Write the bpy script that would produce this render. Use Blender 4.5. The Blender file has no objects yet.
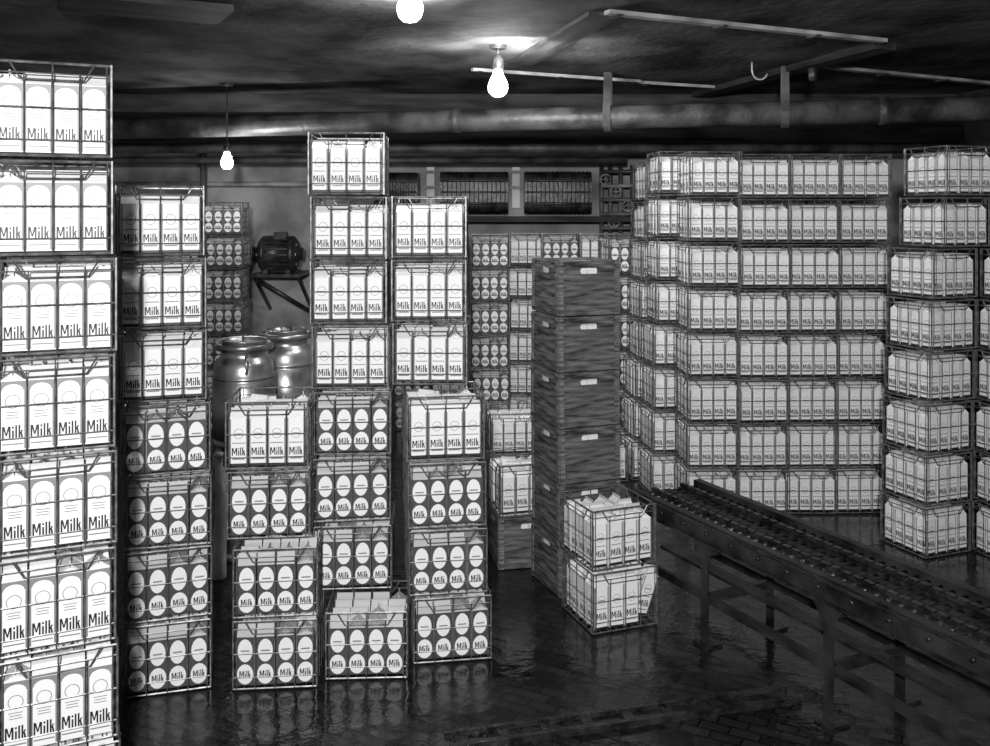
import bpy, math, random
from mathutils import Vector, Matrix
random.seed(7)
F=950.0; CX=495.0; HY=210.0; H=1.88; ZC=2.80
scene=bpy.context.scene
col=scene.collection

# ---------------------------------------------------------------- materials
def mat(name, c=0.5, rough=0.6, metal=0.0, c2=None, nscale=8.0, bump=0.0, bscale=40.0, emit=0.0, stretch=None, detail=6.0, spec=None, contrast=(0.35,0.65)):
    m=bpy.data.materials.new(name); m.use_nodes=True
    nt=m.node_tree; b=nt.nodes['Principled BSDF']
    b.inputs['Base Color'].default_value=(c,c,c,1)
    b.inputs['Roughness'].default_value=rough
    b.inputs['Metallic'].default_value=metal
    if spec is not None: b.inputs['Specular IOR Level'].default_value=spec
    tc=nt.nodes.new('ShaderNodeTexCoord'); mp=nt.nodes.new('ShaderNodeMapping')
    nt.links.new(tc.outputs['Object'],mp.inputs['Vector'])
    if stretch: mp.inputs['Scale'].default_value=stretch
    if c2 is not None:
        n=nt.nodes.new('ShaderNodeTexNoise'); n.inputs['Scale'].default_value=nscale; n.inputs['Detail'].default_value=detail
        nt.links.new(mp.outputs[0],n.inputs['Vector'])
        r=nt.nodes.new('ShaderNodeValToRGB')
        r.color_ramp.elements[0].position=contrast[0]; r.color_ramp.elements[1].position=contrast[1]
        r.color_ramp.elements[0].color=(c,c,c,1); r.color_ramp.elements[1].color=(c2,c2,c2,1)
        nt.links.new(n.outputs[0],r.inputs[0]); nt.links.new(r.outputs[0],b.inputs['Base Color'])
    if bump>0:
        n2=nt.nodes.new('ShaderNodeTexNoise'); n2.inputs['Scale'].default_value=bscale; n2.inputs['Detail'].default_value=5
        nt.links.new(mp.outputs[0],n2.inputs['Vector'])
        bp=nt.nodes.new('ShaderNodeBump'); bp.inputs['Strength'].default_value=bump; bp.inputs['Distance'].default_value=0.01
        nt.links.new(n2.outputs[0],bp.inputs['Height']); nt.links.new(bp.outputs[0],b.inputs['Normal'])
    if emit>0:
        b.inputs['Emission Color'].default_value=(1,1,1,1); b.inputs['Emission Strength'].default_value=emit
    return m
M_CARTON=mat('carton_paper',0.74,0.55)
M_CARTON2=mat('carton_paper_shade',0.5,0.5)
M_INK=mat('carton_ink_dark',0.012,0.5)
M_INKD=mat('carton_ink_charcoal',0.05,0.5)
M_INK_GAP=mat('carton_ink_and_gap_grey',0.20,0.5)  # print grey, also painted as gap shade along carton edges
M_WIRE=mat('galvanised_wire',0.22,0.4,0.5,c2=0.07,nscale=25)
M_WOOD=mat('crate_wood',0.02,0.55,0,c2=0.15,nscale=7,bump=0.6,bscale=30,stretch=(1,1,7),spec=.35)
M_WOODL=mat('crate_wood_frame',0.04,0.55,0,c2=0.20,nscale=12,bump=0.4,bscale=30,stretch=(1,1,7),spec=.35)
M_STRAP=mat('steel_strap',0.2,0.4,0.6,c2=0.06,nscale=30)
M_IRON=mat('dark_iron',0.012,0.38,0.3,c2=0.05,nscale=15,bump=0.3)
M_RUST=mat('rusty_pipe_paint',0.02,0.5,0.1,c2=0.11,nscale=5,bump=0.6,bscale=25,detail=10)
M_CAN=mat('tinned_steel',0.5,0.33,0.8,c2=0.16,nscale=6,bump=0.2,bscale=12)
M_GALV=mat('light_conduit',0.12,0.5,0.0,c2=0.42,nscale=4)
M_STRAPH=mat('hanger_strap',0.04,0.5,0.2,c2=0.12,nscale=6)
M_WHITE=mat('white_paint',0.7,0.5,0,c2=0.5,nscale=8)
M_BULB=mat('bulb_glass_lit',1.0,0.3,0,emit=240)
M_CONV=mat('conveyor_oiled_steel',0.009,0.27,0.35,c2=0.04,nscale=18,bump=0.7,bscale=40)
M_CONVW=mat('conveyor_worn_frame',0.006,0.42,0.3,c2=0.04,nscale=7,bump=0.5,bscale=25,spec=.4)

def floor_mat():
    m=bpy.data.materials.new('wet_brick_floor'); m.use_nodes=True
    nt=m.node_tree; b=nt.nodes['Principled BSDF']; L=nt.links
    tc=nt.nodes.new('ShaderNodeTexCoord')
    mp=nt.nodes.new('ShaderNodeMapping'); mp.inputs['Rotation'].default_value=(0,0,math.radians(28))
    L.new(tc.outputs['Object'],mp.inputs['Vector'])
    br=nt.nodes.new('ShaderNodeTexBrick'); br.inputs['Scale'].default_value=4.5
    br.inputs['Color1'].default_value=(.006,.006,.006,1); br.inputs['Color2'].default_value=(.020,.020,.020,1); br.inputs['Mortar'].default_value=(.003,.003,.003,1)
    br.inputs['Mortar Size'].default_value=0.022
    L.new(mp.outputs[0],br.inputs['Vector']); L.new(br.outputs['Color'],b.inputs['Base Color'])
    n=nt.nodes.new('ShaderNodeTexNoise'); n.inputs['Scale'].default_value=1.8; n.inputs['Detail'].default_value=8
    L.new(tc.outputs['Object'],n.inputs['Vector'])
    mr=nt.nodes.new('ShaderNodeMapRange'); mr.inputs[1].default_value=.4; mr.inputs[2].default_value=.65; mr.inputs[3].default_value=.05; mr.inputs[4].default_value=.3
    L.new(n.outputs[0],mr.inputs[0]); L.new(mr.outputs[0],b.inputs['Roughness'])
    b.inputs['Specular IOR Level'].default_value=.5
    n2=nt.nodes.new('ShaderNodeTexNoise'); n2.inputs['Scale'].default_value=14; n2.inputs['Detail'].default_value=4
    L.new(tc.outputs['Object'],n2.inputs['Vector'])
    ad=nt.nodes.new('ShaderNodeMath'); ad.operation='MULTIPLY_ADD'; ad.inputs[1].default_value=-0.5
    L.new(br.outputs['Fac'],ad.inputs[0]); L.new(n2.outputs[0],ad.inputs[2])
    bp=nt.nodes.new('ShaderNodeBump'); bp.inputs['Strength'].default_value=.3; bp.inputs['Distance'].default_value=.014
    L.new(ad.outputs[0],bp.inputs['Height']); L.new(bp.outputs[0],b.inputs['Normal'])
    return m
M_FLOOR=floor_mat()
M_CEIL=mat('sooty_ceiling_plaster',0.02,0.9,0,c2=0.125,nscale=2.2,bump=1.0,bscale=16,stretch=(1,.8,1),detail=14,contrast=(.38,.7),spec=.08)
M_WALLB=mat('whitewashed_wall',0.16,0.8,0,c2=0.42,nscale=2.2,bump=0.4,bscale=14,detail=9)
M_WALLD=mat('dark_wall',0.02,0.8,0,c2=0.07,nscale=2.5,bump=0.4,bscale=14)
M_BEAM=mat('dark_timber',0.008,0.7,0,c2=0.04,nscale=5,bump=0.4,bscale=12,stretch=(.4,3,3),spec=.2)

# ---------------------------------------------------------------- mesh builder
class MB:
    def __init__(s): s.v=[]; s.f=[]; s.m=[]; s.mats=[]; s.smooth=[]
    def mi(s,m):
        if m not in s.mats: s.mats.append(m)
        return s.mats.index(m)
    def add(s,vs,fs,m,T=None,smooth=False):
        o=len(s.v); k=s.mi(m)
        for v in vs:
            v=Vector(v)
            if T is not None: v=T@v
            s.v.append(v)
        for f in fs: s.f.append([i+o for i in f]); s.m.append(k); s.smooth.append(smooth)
    def box(s,c,d,m,T=None):
        x,y,z=c; a,b,h=d[0]/2,d[1]/2,d[2]/2
        vs=[(x-a,y-b,z-h),(x+a,y-b,z-h),(x+a,y+b,z-h),(x-a,y+b,z-h),(x-a,y-b,z+h),(x+a,y-b,z+h),(x+a,y+b,z+h),(x-a,y+b,z+h)]
        s.add(vs,[(0,3,2,1),(4,5,6,7),(0,1,5,4),(1,2,6,5),(2,3,7,6),(3,0,4,7)],m,T)
    def tube(s,pts,r,m,n=6,T=None,closed=False,caps=True):
        P=[Vector(p) for p in pts]; N=len(P); rings=[]
        for i in range(N):
            if closed: t=(P[(i+1)%N]-P[i-1])
            elif i==0: t=P[1]-P[0]
            elif i==N-1: t=P[-1]-P[-2]
            else: t=(P[i+1]-P[i]).normalized()+(P[i]-P[i-1]).normalized()
            if t.length<1e-9: t=Vector((0,0,1))
            t.normalize()
            up=Vector((0,0,1)) if abs(t.z)<.9 else Vector((0.3,1,0))
            a=t.cross(up).normalized(); b=t.cross(a).normalized()
            rings.append([P[i]+a*(r*math.cos(2*math.pi*k/n))+b*(r*math.sin(2*math.pi*k/n)) for k in range(n)])
        vs=[v for rg in rings for v in rg]; fs=[]
        for i in range(N if closed else N-1):
            j=(i+1)%N
            for k in range(n):
                fs.append((i*n+k,i*n+(k+1)%n,j*n+(k+1)%n,j*n+k))
        if caps and not closed:
            fs.append(tuple(range(n))[::-1]); fs.append(tuple((N-1)*n+k for k in range(n)))
        s.add(vs,fs,m,T,smooth=(n>5))
    def lathe(s,prof,m,n=24,T=None):
        vs=[];fs=[]
        for r,z in prof:
            for k in range(n):
                a=2*math.pi*k/n; vs.append((r*math.cos(a),r*math.sin(a),z))
        for i in range(len(prof)-1):
            for k in range(n):
                fs.append((i*n+k,i*n+(k+1)%n,(i+1)*n+(k+1)%n,(i+1)*n+k))
        s.add(vs,fs,m,T,smooth=True)
    def mesh(s,name):
        me=bpy.data.meshes.new(name)
        me.from_pydata([tuple(v) for v in s.v],[],s.f)
        for m in s.mats: me.materials.append(m)
        me.polygons.foreach_set('material_index',s.m)
        me.polygons.foreach_set('use_smooth',s.smooth)
        me.update(); return me
    def obj(s,name,loc=(0,0,0),rot=(0,0,0),parent=None):
        o=bpy.data.objects.new(name,s.mesh(name)); col.objects.link(o)
        o.location=loc; o.rotation_euler=rot
        if parent: o.parent=parent
        return o
def empty(name,loc=(0,0,0),rot=(0,0,0)):
    o=bpy.data.objects.new(name,None); col.objects.link(o); o.location=loc; o.rotation_euler=rot; o.empty_display_size=.1
    return o

# ---------------------------------------------------------------- lettering: hand-built bold 'Milk' in a unit box
def build_text():
    vs=[];fs=[]
    def q(a,b,c,d):
        o=len(vs); vs.extend([Vector((p[0],p[1],0)) for p in (a,b,c,d)]); fs.append((o,o+1,o+2,o+3))
    def bar(x0,x1,y0,y1): q((x0,y0),(x1,y0),(x1,y1),(x0,y1))
    t=.085
    # M
    bar(0,t,0,.94); bar(.40-t,.40,0,.94)
    q((.03,.94),(.03+t*1.0,.94),(.2+t*.35,.22),(.2-t*.35,.22)); q((.37-t*1.0,.94),(.37,.94),(.2+t*.35,.22),(.2-t*.35,.22))
    # i
    bar(.47,.47+t,0,.62); bar(.47,.47+t,.76,.92)
    # l
    bar(.62,.62+t,0,1.0)
    # k
    bar(.77,.77+t,0,1.0); q((.85,.28),(.85,.42),(.90,.62),(1.0,.62)); q((.87,.38),(.93,.46),(1.0,0),(.90,0))
    return [Vector((v.x-.5,v.y,0)) for v in vs],fs
TXT=build_text()

def label(mb,T,w,h,kind):
    def rect(x0,x1,y0,y1,m,z=.0006):
        mb.add([(x0,y0,z),(x1,y0,z),(x1,y1,z),(x0,y1,z)],[(0,1,2,3)],m,T)
    def disc(cx,cy,rx,ry,m,z,n=16):
        mb.add([(cx+rx*math.cos(2*math.pi*i/n),cy+ry*math.sin(2*math.pi*i/n),z) for i in range(n)],[tuple(range(n))],m,T)
    def ring(cx,cy,rx,ry,t,m,z=.0012,n=16):
        vs=[]
        for i in range(n):
            c_,s_=math.cos(2*math.pi*i/n),math.sin(2*math.pi*i/n)
            vs+=[(cx+rx*c_,cy+ry*s_,z),(cx+(rx-t)*c_,cy+(ry-t)*s_,z)]
        mb.add(vs,[(2*i,(2*i+2)%(2*n),(2*i+3)%(2*n),2*i+1) for i in range(n)],m,T)
    def txt(cx,y0,tw,th,m,z=.0016):
        mb.add([(cx+v.x*tw,y0+v.y*th,z) for v in TXT[0]],TXT[1],m,T)
    a=w/2
    if kind==0:      # large carton
        rect(-a,-a*.86,h*.02,h*.99,M_INK_GAP); rect(a*.86,a,h*.02,h*.99,M_INK_GAP)  # edge stripes paint the dark gaps between cartons
        rect(-a*.86,a*.86,h*.86,h*.99,M_INK_GAP)
        disc(0,h*.86,w*.40,h*.09,M_CARTON,.0010)
        ring(0,h*.70,w*.30,h*.10,.0022,M_INK_GAP)
        for yy,hw in ((.54,.55),(.50,.45),(.46,.5)):
            rect(-a*hw,a*hw,h*yy,h*(yy+.012),M_INK_GAP,.001)
        txt(0,h*.17,w*.80,h*.19,M_INK)
        rect(-a*.8,a*.8,h*.08,h*.10,M_INK_GAP)
    elif kind==1:    # pale carton, small lettering low
        rect(-a,-a*.86,h*.0,h*1.0,M_INK_GAP); rect(a*.86,a,h*.0,h*1.0,M_INK_GAP)  # painted edge stripes deepen the shade between neighbouring cartons
        ring(0,h*.68,w*.28,h*.11,.002,M_INK_GAP)
        rect(-a*.4,a*.4,h*.66,h*.69,M_INK_GAP,.001)
        rect(-a*.75,a*.75,h*.47,h*.49,M_INK_GAP)
        txt(0,h*.22,w*.76,h*.17,M_INK)
        rect(-a*.7,a*.7,h*.13,h*.16,M_INK_GAP); rect(-a,a,h*.0,h*.05,M_INK)
    else:            # darker printed carton: arched pale upper panel, pale lower panel
        rect(-a,a,h*.0,h*1.0,M_INKD)
        disc(0,h*.72,w*.42,h*.24,M_CARTON,.0010)
        rect(-w*.25,w*.25,h*.70,h*.73,M_INK_GAP,.0014); rect(-w*.18,w*.18,h*.64,h*.66,M_INK_GAP,.0014)
        disc(0,h*.23,w*.46,h*.21,M_CARTON,.0010)
        txt(0,h*.15,w*.64,h*.16,M_INK,.0018)

def carton(mb,T,w,h,g,kind,sides,ridge=0):
    a=w/2
    mm=M_CARTON
    mb.add([(-a,-a,0),(a,-a,0),(a,a,0),(-a,a,0),(-a,-a,h),(a,-a,h),(a,a,h),(-a,a,h)],[(0,3,2,1),(0,1,5,4),(1,2,6,5),(2,3,7,6),(3,0,4,7)],mm,T)
    R=T@Matrix.Rotation(math.pi/2*ridge,4,'Z')
    zt=h+g*.68; t=.002
    i=a*.35
    mb.add([(-a,-a,h),(a,-a,h),(a,a,h),(-a,a,h),(-a,-t,zt),(a,-t,zt),(a,t,zt),(-a,t,zt),(-a+i,0,h+g*.2),(a-i,0,h+g*.2)],
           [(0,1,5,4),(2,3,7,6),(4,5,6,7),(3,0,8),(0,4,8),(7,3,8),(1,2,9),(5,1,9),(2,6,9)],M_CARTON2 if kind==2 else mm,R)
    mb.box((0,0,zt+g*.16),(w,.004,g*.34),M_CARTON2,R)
    for s_ in sides:
        ang={'f':0,'r':math.pi/2,'b':math.pi,'l':-math.pi/2}[s_]
        Tf=T@Matrix.Rotation(ang,4,'Z')@Matrix.Translation((0,-a,0))@Matrix.Rotation(math.pi/2,4,'X')
        label(mb,Tf,w,h,kind)

S=.33
def wires(mb,hh=.272):
    a=S/2-.004; r1=.0038; r2=.0023
    def ring(z,r,off=0):
        b=a+off; mb.tube([(-b,-b,z),(b,-b,z),(b,b,z),(-b,b,z)],r,M_WIRE,5,closed=True)
    ring(hh-.004,r1); ring(hh-.034,r2); ring(.006,r1); ring(hh*.52,r2+.0004); ring(.05,r2)
    for sx,sy in ((1,1),(1,-1),(-1,1),(-1,-1)):
        mb.tube([(sx*a,sy*a,.004),(sx*a,sy*a,hh)],r1,M_WIRE,5)
    for k in range(4):
        R=Matrix.Rotation(k*math.pi/2,4,'Z')
        for x in (-.148,-.076,0,.076,.148):
            top=hh-.004 if abs(x)!=.076 else hh-.034
            mb.tube([(x,-a-.003,.006),(x,-a-.003,top)],r2,M_WIRE,4,T=R)
        mb.tube([(-.115,-a-.003,hh-.004),(-.085,-a-.004,hh-.052),(.085,-a-.004,hh-.052),(.115,-a-.003,hh-.004)],r2+.0006,M_WIRE,5,T=R)
    for x in (-.12,-.08,-.04,0,.04,.08,.12):
        mb.tube([(x,-a,.008),(x,a,.008)],r2,M_WIRE,4); mb.tube([(-a,x,.011),(a,x,.011)],r2,M_WIRE,4)

def crate_mesh(name,kind,seed,messy=0,w=.069,h=.188,g=.038):
    rnd=random.Random(seed); mb=MB(); wires(mb)
    for i in range(4):
        for j in range(4):
            x=(i-1.5)*.0755; y=(j-1.5)*.0755
            sides=''
            if j==0: sides+='f'
            if j==3: sides+='b'
            if i==0: sides+='l'
            if i==3: sides+='r'
            T=Matrix.Translation((x+rnd.uniform(-.002,.002),y+rnd.uniform(-.002,.002),.0145))@Matrix.Rotation(rnd.gauss(0,.03),4,'Z')
            if messy and rnd.random()<messy:
                T=Matrix.Translation((x*.82,y*.82,.03+rnd.random()*.035))@Matrix.Rotation(rnd.uniform(-.3,.3),4,'Y')@Matrix.Rotation(rnd.uniform(-.2,.2),4,'X')
            carton(mb,T,w,h,g,kind,sides,ridge=(0 if rnd.random()<.7 else 1))
    return mb.mesh(name)
CR={
 0:[crate_mesh('milk_crate_big_label_%d'%i,0,10+i,h=.196,g=.034,w=.070) for i in range(2)],
 1:[crate_mesh('milk_crate_light_label_%d'%i,1,20+i) for i in range(3)],
 2:[crate_mesh('milk_crate_dark_label_%d'%i,2,30+i) for i in range(3)],
 3:[crate_mesh('milk_crate_jumbled_%d'%i,1,40+i,messy=.3) for i in range(2)],
}
def stack(px,Yf,rot,n,kinds,h=.279,lean=0.0,jit=.006,name='milk_crate_stack',sz=1.0):
    pxs=px if isinstance(px,list) else [px+lean*i for i in range(n)]
    Ys=Yf if isinstance(Yf,list) else [Yf]*n
    rots=rot if isinstance(rot,list) else [rot]*n
    x0=(pxs[0]-CX)/F*Ys[0]
    e=empty(name,(x0,Ys[0],0))
    for i in range(n):
        th=math.radians(rots[i]+random.gauss(0,1.3))
        x=(pxs[i]-CX)/F*Ys[i]-math.sin(th)*S/2+random.uniform(-jit,jit)
        y=Ys[i]+math.cos(th)*S/2+random.uniform(-jit,jit)
        k=kinds[i] if isinstance(kinds,(list,tuple)) else kinds
        o=bpy.data.objects.new('crate_%d'%(i+1),random.choice(CR[k])); col.objects.link(o)
        o.parent=e; o.location=(x-x0,y-Ys[0],i*h+.001); o.rotation_euler=(0,0,th)
        o.scale=(sz,sz,h/.279*1.0)
    return e
stack([61,60,59,59,57,56,55,54],2.80,24,8,0,h=.2905,sz=1.0)
stack([169,168,168,166,163,161,159],3.69,17,7,[2,2,2,2,1,1,1],h=.283)
stack([276,275,267,266],[3.72,3.72,3.80,3.80],[4,7,5,5],4,[2,2,2,3],h=.280)
stack([367,353,353,351,350,349,348,347],[3.80,4.0,4.03,4.05,4.07,4.08,4.08,4.08],[3,6,5,4,3,3,4,3],8,[2,2,2,2,1,1,1,1],h=.2775)
stack([452,449,447,446,430,430,430],[3.95,3.95,3.95,3.95,4.15,4.15,4.15],[8,7,9,10,1,2,1],7,[2,2,2,3,1,1,1],h=.278)
stack([627,626],[4.25,4.26],[20,22],2,[3,1],h=.277)
# right hand block
stack(861,5.88,2,8,1,h=.279,lean=.8)
stack(812,5.87,2,8,1,h=.279,lean=.5)
stack(763,5.86,2,8,1,h=.279,lean=.5)
stack(712,5.86,3,8,1,h=.281,lean=.6)
stack(675,6.22,6,8,1,h=.284,lean=1.2)
stack(655,6.62,8,8,1,h=.278,lean=2)
stack(630,7.1,8,6,2,h=.28)
# corner stacks at right
stack([950,950,951,953,955,957,968,972],5.16,[21,22,20,21,22,24,20,18],8,1,h=.2795)
stack([1045,1046,1047,1048,1050,1052,1058,1060],4.98,[16,15,17,16,15,14,16,15],8,1,h=.279)
stack(845,6.5,0,8,1); stack(800,6.5,0,8,1)
for p,y_,n_,k_ in ((490,7.9,6,2),(527,8.2,6,1),(560,8.1,6,2),(600,8.0,6,1),(640,8.0,6,2),(450,8.0,6,1),(413,8.1,5,2)):
    stack(p,y_,random.uniform(-3,3),n_,k_,h=.28)
stack(223,8.0,4,7,2); stack(180,8.05,4,6,1)
stack(606,6.55,10,1,1)
stack(515,6.2,6,2,1)

# ---------------------------------------------------------------- wooden crates
def wood_crate_mesh(name,seed,hh=.268):
    rnd=random.Random(seed); mb=MB(); a=S/2; t=.012
    for k in range(4):
        R=Matrix.Rotation(k*math.pi/2,4,'Z')
        ww=S-.004
        mb.box((0,-a+t/2,.046),(ww,t,.086),M_WOOD,R)
        mb.box((0,-a+t/2+.004,.133),(ww,t,.087),M_WOOD,R)
        z0,z1=.177,hh; zs0,zs1=.204,.234; hw=.048
        mb.box((0,-a+t/2,(z0+zs0)/2),(ww,t,zs0-z0),M_WOOD,R)
        mb.box((0,-a+t/2,(zs1+z1)/2),(ww,t,z1-zs1),M_WOOD,R)
        for sx in (-1,1):
            mb.box((sx*(hw+(ww/2-hw)/2),-a+t/2,(zs0+zs1)/2),(ww/2-hw,t,zs1-zs0),M_WOOD,R)
            for sz_ in (-1,1):
                zc=(zs0+zs1)/2+sz_*(zs1-zs0)/2; r=.0145
                pts=[(sx*hw,-a+.0004,zc)]
                for q in range(6):
                    an=math.pi/2*q/5
                    pts.append((sx*(hw-r+r*math.sin(an)),-a+.0004,zc-sz_*(r-r*math.cos(an))))
                mb.add(pts,[(0,i,i+1) for i in range(1,6)],M_WOOD,R)
        for sx in (-1,1):
            mb.box((sx*(a-.014),-a-.0015,hh/2),(.024,.004,hh-.006),M_WOODL,R)
            for z in (.02,.245): mb.box((sx*(a-.022),-a-.0045,z),(.046,.002,.012),M_STRAP,R)
            for z in (.045,.132,.19):
                mb.tube([(sx*(a-.014),-a-.003,z),(sx*(a-.014),-a-.0065,z)],.0035,M_STRAP,6,T=R)
        mb.box((0,-a+.001,hh-.003),(ww,.006,.005),M_WOODL,R)
    mb.box((0,0,.008),(S-.02,S-.02,.012),M_WOOD)
    for i in range(4):
        for j in range(4):
            T=Matrix.Translation(((i-1.5)*.0725,(j-1.5)*.0725,.0145))
            carton(mb,T,.069,.205,.034,3,'')
    return mb.mesh(name)
WC=[wood_crate_mesh('wooden_crate_%d'%i,i) for i in range(2)]
def wstack(cornerpx,Yc,rot,n,h=.272):
    th=math.radians(rot); xc=(cornerpx-CX)/F*Yc
    cx=xc+S/2*math.cos(th)-S/2*math.sin(th); cy=Yc+S/2*math.sin(th)+S/2*math.cos(th)
    e=empty('wooden_crate_stack',(cx,cy,0))
    for i in range(n):
        o=bpy.data.objects.new('wooden_crate_%d'%(i+1),WC[i%2]); col.objects.link(o); o.parent=e
        o.location=(random.uniform(-.006,.006),random.uniform(-.006,.006),i*h+.001)
        o.rotation_euler=(0,0,th+random.uniform(-.04,.04)); o.scale=(1,1,h/.27)
    return e
wstack(559,4.60,22,6)
e=wstack(500,4.95,12,1)
o=bpy.data.objects.new('wire_crate',CR[3][1]); col.objects.link(o); o.parent=e; o.location=(-.01,.0,.275); o.rotation_euler=(0,0,.25)

# ---------------------------------------------------------------- milk cans (squat, wide lidded)
def milk_can():
    mb=MB(); n=36
    prof=[(0,.0),(.155,.0),(.163,.004),(.166,.03),(.160,.036),(.160,.05),(.166,.055),(.168,.20),(.168,.36),(.163,.365),(.170,.372),(.170,.380),(.163,.388),(.162,.42),(.155,.448),(.142,.468),(.128,.482),(.124,.49),(.124,.515),(.132,.525),(.132,.535)]
    mb.lathe(prof,M_CAN,n)
    lid=[(.135,.520),(.152,.524),(.156,.532),(.156,.548),(.150,.556),(.140,.558),(.135,.552),(.11,.548),(.10,.556),(.06,.560),(.0,.560)]
    mb.lathe(lid,M_CAN,n)
    mb.lathe([(.112,.548),(.116,.572),(.124,.576),(.128,.572),(.124,.566),(.122,.55)],M_CAN,n)
    mb.tube([(-.05,0,.560),(-.045,0,.585),(.045,0,.585),(.05,0,.560)],.007,M_CAN,8)
    for s_ in (-1,1):
        pts=[]
        for i in range(9):
            a=math.pi*i/8
            pts.append((s_*(.150+.045*math.sin(a)),.0,.455-.05*math.cos(a)))
        mb.tube(pts,.008,M_CAN,8)
    return mb.mesh('milk_can')
MC=milk_can()
def can(px,Y,n,rz=0.4):
    for i in range(n):
        o=bpy.data.objects.new('milk_can',MC); col.objects.link(o)
        o.location=((px-CX)/F*Y,Y,.001+i*.595); o.rotation_euler=(0,0,rz+i)
can(244,5.22,2,.9); can(286,5.66,2,.2)
mb=MB(); mb.lathe([(0,0),(.036,0),(.038,.01),(.038,.5),(.034,.54),(.02,.57),(.018,.62),(.022,.622),(.022,.64),(0,.642)],M_WHITE,20)
mb.obj('white_canister',((219-CX)/F*4.85,4.85,.001))

# ---------------------------------------------------------------- room
XL,XR,YB,YF=-4.2,4.2,9.3,-1.6
def slab(name,c,d,m): mb=MB(); mb.box((0,0,0),d,m); return mb.obj(name,c)
slab('floor',(0,(YB+YF)/2,-.05),(XR-XL+.4,YB-YF+.4,.1),M_FLOOR)
slab('ceiling',(0,(YB+YF)/2,ZC+.05),(XR-XL+.4,YB-YF+.4,.1),M_CEIL)
slab('wall_back',(0,YB+.05,ZC/2),(XR-XL+.4,.1,ZC),M_WALLB)
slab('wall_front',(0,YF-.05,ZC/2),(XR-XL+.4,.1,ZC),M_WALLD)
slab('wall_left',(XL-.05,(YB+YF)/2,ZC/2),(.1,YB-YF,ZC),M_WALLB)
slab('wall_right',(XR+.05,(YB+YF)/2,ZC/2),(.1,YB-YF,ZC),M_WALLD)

def cpt(x,y,z=ZC):
    Y=(z-H)*F/(HY-y); return Vector(((x-CX)/F*Y,Y,z))
def strip(name,p,q,w,t,m,cl=True):
    mb=MB(); d=(q-p); L=d.length; a=math.atan2(d.y,d.x)
    mb.box((0,0,-t/2),(L,w,t),m)
    if cl:
        for k in range(int(L/.6)+1):
            mb.box((-L/2+.05+k*.6,0,-t-.004),(.03,w+.03,.008),M_IRON)
    return mb.obj(name,((p+q)/2),(0,0,a))
strip('ceiling_conduit',cpt(607,10),cpt(884,39),.05,.02,M_GALV)
strip('ceiling_conduit',cpt(472,68),cpt(640,80),.03,.02,M_GALV)
strip('ceiling_conduit',cpt(812,64),cpt(1010,84),.06,.02,M_GALV)
strip('ceiling_conduit',cpt(640,81),cpt(720,86),.03,.02,M_GALV)
strip('ceiling_plank',cpt(520,62),cpt(605,12),.16,.02,M_BEAM,False)
strip('ceiling_plank',cpt(700,92),cpt(885,42),.14,.04,M_BEAM,False)
strip('ceiling_plank',cpt(60,-4),cpt(225,12),.35,.03,M_BEAM,False)
strip('ceiling_plank',cpt(860,112),cpt(1010,86),.12,.05,M_BEAM,False)
for i,(y,hh,d) in enumerate(((7.6,.14,.16),(8.6,.30,.2))):
    mb=MB(); mb.box((0,0,0),(XR-XL,d,hh),M_BEAM); mb.obj('ceiling_beam',(0,y,ZC-hh/2-.001))

# large hung pipe
a_=Vector((-1.83,7.0,2.5)); b_=Vector((3.0,5.80,2.5)); d_=(b_-a_).normalized(); p1=b_+d_*1.1
p0=a_-d_*2.35
pipe=empty('hung_main_pipe',(0,0,0))
mb=MB(); mb.tube([p0,p1],.078,M_RUST,20)
for t in (.12,.47,.8):
    q=p0.lerp(p1,t); mb.tube([q-d_*.03,q+d_*.03],.086,M_RUST,20)
mb.obj('pipe_run',parent=pipe)
mb=MB()
for xx in (608,785):
    k=(xx-CX)/F; t=(k*p0.y-p0.x)/((p1.x-p0.x)-k*(p1.y-p0.y)); q=p0.lerp(p1,t)
    R=Matrix.Translation(q)@Matrix.Rotation(math.atan2(d_.y,d_.x),4,'Z')
    pts=[(0,-.02,ZC-q.z),(0,-.05,.12)]+[(0,-.093*math.cos(a),-.093*math.sin(a)) for a in [i*math.pi/8 for i in range(0,9)]]+[(0,.05,.12),(0,.02,ZC-q.z)]
    for off in (-.021,-.014,-.007,0,.007,.014,.021):
        mb.tube([(off,p[1],p[2]) for p in pts],.0045,M_STRAPH,5,T=R)
mb.obj('pipe_straps',parent=pipe)
def runpipe(name,pts,r,m=M_RUST,n=12):
    mb=MB(); mb.tube(pts,r,m,n); return mb.obj(name)
runpipe('overhead_pipe',[(-4.1,8.3,2.42),(4.1,8.3,2.42)],.045)
runpipe('overhead_pipe',[(-4.1,8.62,2.33),(1.2,8.62,2.33)],.03,M_RUST)
runpipe('overhead_pipe',[(-4.1,7.9,2.55),(1.5,7.3,2.55)],.03)
runpipe('overhead_pipe',[(-4.1,9.2,2.13),(-1.3,9.2,2.13)],.025,M_GALV)
runpipe('riser_pipe',[(-2.75,8.95,2.49),(-2.75,8.95,1.3)],.03,M_RUST)
pts=[(0,0,0),(0,0,-.05)]+[(.05-.05*math.cos(a),0,-.05-.06*math.sin(a)) for a in [i*math.pi/8 for i in range(1,8)]]
mb=MB(); mb.tube(pts,.006,M_GALV,6); q=cpt(752,62); mb.obj('ceiling_hook',q)

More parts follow.
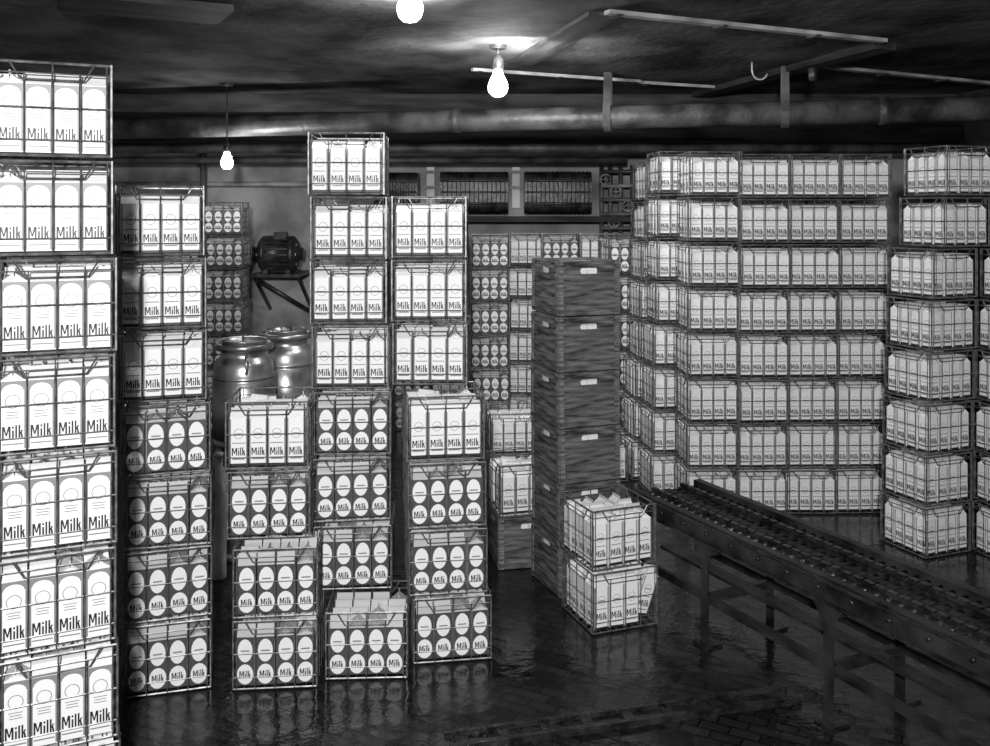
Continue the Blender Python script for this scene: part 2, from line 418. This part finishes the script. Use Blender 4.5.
def bulb(px,py,Y,sc=1.0):
    z=H+(HY-py)/F*Y; x=(px-CX)/F*Y
    e=empty('pendant_light_bulb',(x,Y,z))
    mb=MB()
    prof=[(0,-.055),(.02,-.051),(.034,-.038),(.040,-.018),(.039,.0),(.030,.022),(.020,.042),(.017,.06)]
    mb.lathe([(r*sc,z_*sc) for r,z_ in prof],M_BULB,14); mb.obj('glass',parent=e)
    mb=MB(); mb.lathe([(0,.058*sc),(.02*sc,.056*sc),(.024*sc,.07*sc),(.024*sc,.10*sc),(.012*sc,.12*sc),(0,.12*sc)],M_IRON,14)
    if ZC-z>.13:
        mb.tube([(0,0,.11*sc),(0,0,ZC-z)],.005,M_IRON,6)
        mb.lathe([(0,ZC-z-.02),(.045,ZC-z-.02),(.05,ZC-z)],M_IRON,14)
    mb.obj('socket_and_cord',parent=e)
bulb(498,84,5.3,1.35)
bulb(410,5,4.0,1.35)
bulb(227,161,6.9,1.1)
mb=MB(); q=cpt(813,62); mb.lathe([(0,-.12),(.022,-.115),(.03,-.09),(.03,-.04),(.018,-.02),(.03,0)],M_IRON,14); mb.obj('ceiling_lamp_socket',q)

# ---------------------------------------------------------------- back wall equipment
Yb=9.0; k=Yb/F
def bx(px): return (px-CX)*k
def bz(py): return H-(py-HY)*k
def coolunit(px0,px1,py0,py1):
    # finned cooling coil in a round-cornered casing
    w=(px1-px0)*k; hz=(py1-py0)*k/2
    mb=MB(); n=24
    prof=[]
    for i in range(n):
        a=2*math.pi*i/n; c_,s_=math.cos(a),math.sin(a)
        prof.append((.17*math.copysign(abs(c_)**.55,c_),hz*math.copysign(abs(s_)**.55,s_)))
    vs=[(sx*w/2,p[0],p[1]) for sx in (-1,1) for p in prof]
    fs=[(i,(i+1)%n,n+(i+1)%n,n+i) for i in range(n)]+[tuple(range(n))[::-1],tuple(range(n,2*n))]
    mb.add(vs,fs,M_IRON)
    for i in range(15):
        x=-w/2+.03+(w-.06)*i/14
        mb.tube([(x,p[0]*1.03,p[1]*1.02) for p in prof],.004,M_IRON,4,closed=True)
    for j in (-.55,0,.55):
        mb.tube([(-w/2+.01,-.185,hz*j),(w/2-.01,-.185,hz*j)],.009,M_RUST,8)
    mb.obj('cooling_coil_unit',((bx(px0)+bx(px1))/2,Yb-.02,(bz(py0)+bz(py1))/2))
coolunit(441,508,172,213); coolunit(524,590,172,213); coolunit(376,419,173,212)
for x0 in (429,516.5):
    mb=MB(); mb.box((0,0,0),(.075,.06,.40),M_WHITE); mb.box((0,-.04,.0),(.10,.03,.03),M_IRON); mb.box((0,-.04,.15),(.10,.03,.03),M_IRON)
    mb.obj('upright_bracket',(bx(x0),Yb+.255,bz(187)))
mb=MB(); mb.box((0,0,0),(2.6,.50,.05),M_BEAM); mb.obj('wall_shelf',(bx(500),Yb+.03,bz(219)))
mb=MB()
for i,px in enumerate((601,610,620,632,645,655)):
    mb.tube([(bx(px),Yb-.05+.03*(i%2),bz(240)),(bx(px),Yb-.05+.03*(i%2),bz(165))],.022,M_RUST,8)
for py in (172,186,200,214,228):
    mb.tube([(bx(600),Yb-.09,bz(py)),(bx(660),Yb-.09,bz(py))],.018,M_GALV if py in(186,) else M_RUST,8)
for px,py in ((604,180),(614,192),(626,206),(640,182),(650,196),(612,222),(636,224)):
    c=Vector((bx(px),Yb-.13,bz(py)))
    mb.tube([c+Vector((.05*math.cos(a),0,.05*math.sin(a))) for a in [i*math.pi/6 for i in range(12)]],.009,M_GALV,6,closed=True)
    mb.tube([c,c+Vector((0,.06,0))],.012,M_IRON,6)
    for a in (0,math.pi/2): mb.tube([c-Vector((.05*math.cos(a),0,.05*math.sin(a))),c+Vector((.05*math.cos(a),0,.05*math.sin(a)))],.005,M_GALV,5)
mb.obj('valve_manifold')

# electric motor on wall bracket
Ym=8.75; km=Ym/F
e=empty('electric_motor',((279-CX)*km,Ym,H-(254-HY)*km))
mb=MB(); R=Matrix.Rotation(math.pi/2,4,'Y')@Matrix.Scale(1.12,4)
mb.lathe([(0,-.20),(.05,-.20),(.06,-.17),(.11,-.16),(.145,-.13),(.15,-.125),(.15,-.10),(.135,-.098),(.135,.098),(.15,.10),(.15,.125),(.145,.13),(.11,.16),(.06,.17),(.05,.20),(0,.20)],M_IRON,24,T=R)
for i in range(20):
    a=2*math.pi*i/20; mb.box((.143,0,0),(.018,.012,.19),M_IRON,R@Matrix.Rotation(a,4,'Z'))
for i in range(8):
    a=2*math.pi*i/8
    for s_ in (-1,1): mb.box((.09,0,s_*.155),(.05,.02,.012),M_GALV,R@Matrix.Rotation(a,4,'Z'))
mb.tube([(-.27,0,0),(-.2,0,0)],.015,M_GALV,8); mb.box((.03,-.05,.17),(.11,.1,.07),M_IRON)
mb.lathe([(0,-.24),(.06,-.24),(.06,-.22),(.045,-.215),(.06,-.21),(.06,-.20),(0,-.20)],M_IRON,20,T=R)
for s_ in (-.1,.1): mb.box((s_,0,-.16),(.04,.22,.04),M_IRON)
mb.obj('motor_body',parent=e)
mb=MB(); mb.box((0,.15,-.19),(.44,.62,.03),M_IRON)
mb.tube([(-.22,-.1,-.2),(.28,-.02,-.52)],.02,M_IRON,8); mb.tube([(.2,-.12,-.2),(.2,.5,-.55)],.018,M_IRON,8); mb.tube([(-.2,-.12,-.2),(-.2,.5,-.55)],.018,M_IRON,8)
mb.obj('motor_bracket',parent=e)

# ---------------------------------------------------------------- conveyor
org=Vector((.768,4.42,0)); u=Vector((.446,-.895,0)).normalized()
ang=math.atan2(u.y,u.x)
W=.37; ZT=.53; t0=-.20; t1=3.6; Lc=t1-t0
e=empty('slat_conveyor',(org+u*t0),(0,0,ang))
mb=MB()
for y in (.0,W):
    mb.box((Lc/2,y,ZT-.045),(Lc,.035,.09),M_CONVW)
    mb.box((Lc/2,y+(-.02 if y==0 else .02),ZT-.010),(Lc,.03,.008),M_CONV)
    mb.box((Lc/2,y+(-.02 if y==0 else .02),ZT-.085),(Lc,.03,.008),M_CONV)
    for i in range(24): mb.tube([(.08+i*.16,y+(-.018 if y==0 else .018),ZT-.045),(.08+i*.16,y+(-.026 if y==0 else .026),ZT-.045)],.009,M_CONV,8)
mb.obj('side_rails',parent=e)
mb=MB(); x=.03
while x<Lc-.03:
    mb.tube([(x,.02,ZT-.028),(x,W-.02,ZT-.028)],.009,M_CONV,8)
    for y in (W*.27,W*.73):
        mb.box((x,y,ZT-.010),(.036,.022,.018),M_CONV)
        mb.box((x+.026,y,ZT-.012),(.02,.040,.010),M_CONV)
    x+=.052
for y in (W*.27,W*.73,W*.5):
    mb.box((Lc/2,y,ZT-.030),(Lc,.035,.014),M_CONVW)
mb.box((Lc/2,W/2,ZT-.085),(Lc,W-.03,.008),M_IRON)
mb.obj('slats_and_chain',parent=e)
mb=MB()
for t in (.343,1.048,1.95,2.9):
    xx=t-t0
    for y in (0,W):
        mb.box((xx,y-.018,(ZT-.08)/2),(.045,.007,ZT-.08),M_CONVW)
        mb.box((xx-.019,y,(ZT-.08)/2),(.007,.04,ZT-.08),M_CONVW)
        mb.box((xx,y,.006),(.09,.09,.012),M_CONV)
        mb.add([(xx-.075,y-.024,ZT-.09),(xx+.075,y-.024,ZT-.09),(xx+.025,y-.024,ZT-.16),(xx-.025,y-.024,ZT-.16)],[(0,1,2,3)],M_CONVW)
    mb.box((xx,W/2,.20),(.03,W,.035),M_CONVW); mb.box((xx,W/2,ZT-.12),(.03,W,.05),M_CONVW)
for y in (-.0,W): mb.box((Lc/2,y,.20),(Lc,.022,.035),M_CONVW)
mb.box((Lc/2,W*.5,.225),(Lc,.07,.014),M_CONVW)
mb.obj('legs_and_stretchers',parent=e)

def fpt(x,y): Y=H*F/(y-HY); return Vector(((x-CX)/F*Y,Y,0))
p=fpt(450,752); q=fpt(800,702); d=q-p; mb=MB(); L=d.length
mb.box((0,0,.012),(L,.022,.024),M_CONV); mb.box((0,.10,.008),(L,.02,.016),M_CONV)
for i in range(9): mb.box((-L/2+.05+i*(L-.1)/8,.05,.005),(.04,.13,.01),M_CONV)
mb.obj('floor_guide_rail',(p+q)/2,(0,0,math.atan2(d.y,d.x)))

# ---------------------------------------------------------------- lights
def area(name,loc,target,size,power):
    l=bpy.data.lights.new(name,'AREA'); l.energy=power; l.size=size; l.shape='DISK'
    o=bpy.data.objects.new(name,l); col.objects.link(o); o.location=loc
    o.rotation_euler=(Vector(target)-Vector(loc)).to_track_quat('-Z','Y').to_euler(); return o
area('camera_flash',(-.12,-.9,2.35),(0.4,5,1.85),.2,300)
area('rear_fill_light',(.1,5.0,2.66),(0.0,9,1.7),.2,24)  # added fill without a fixture, brightens back wall and far stacks
w=bpy.data.worlds.new('world'); scene.world=w; w.use_nodes=True
w.node_tree.nodes['Background'].inputs[0].default_value=(.5,.5,.5,1); w.node_tree.nodes['Background'].inputs[1].default_value=.01

cam=bpy.data.cameras.new('camera'); co=bpy.data.objects.new('camera',cam); col.objects.link(co)
co.location=(0,0,H); co.rotation_euler=(math.pi/2,0,0)
cam.sensor_fit='HORIZONTAL'; cam.sensor_width=36; cam.lens=36*F/990
cam.shift_y=-(373-HY)/990; cam.clip_start=.05
scene.camera=co
scene.view_settings.view_transform='Standard'
scene.view_settings.look='None'
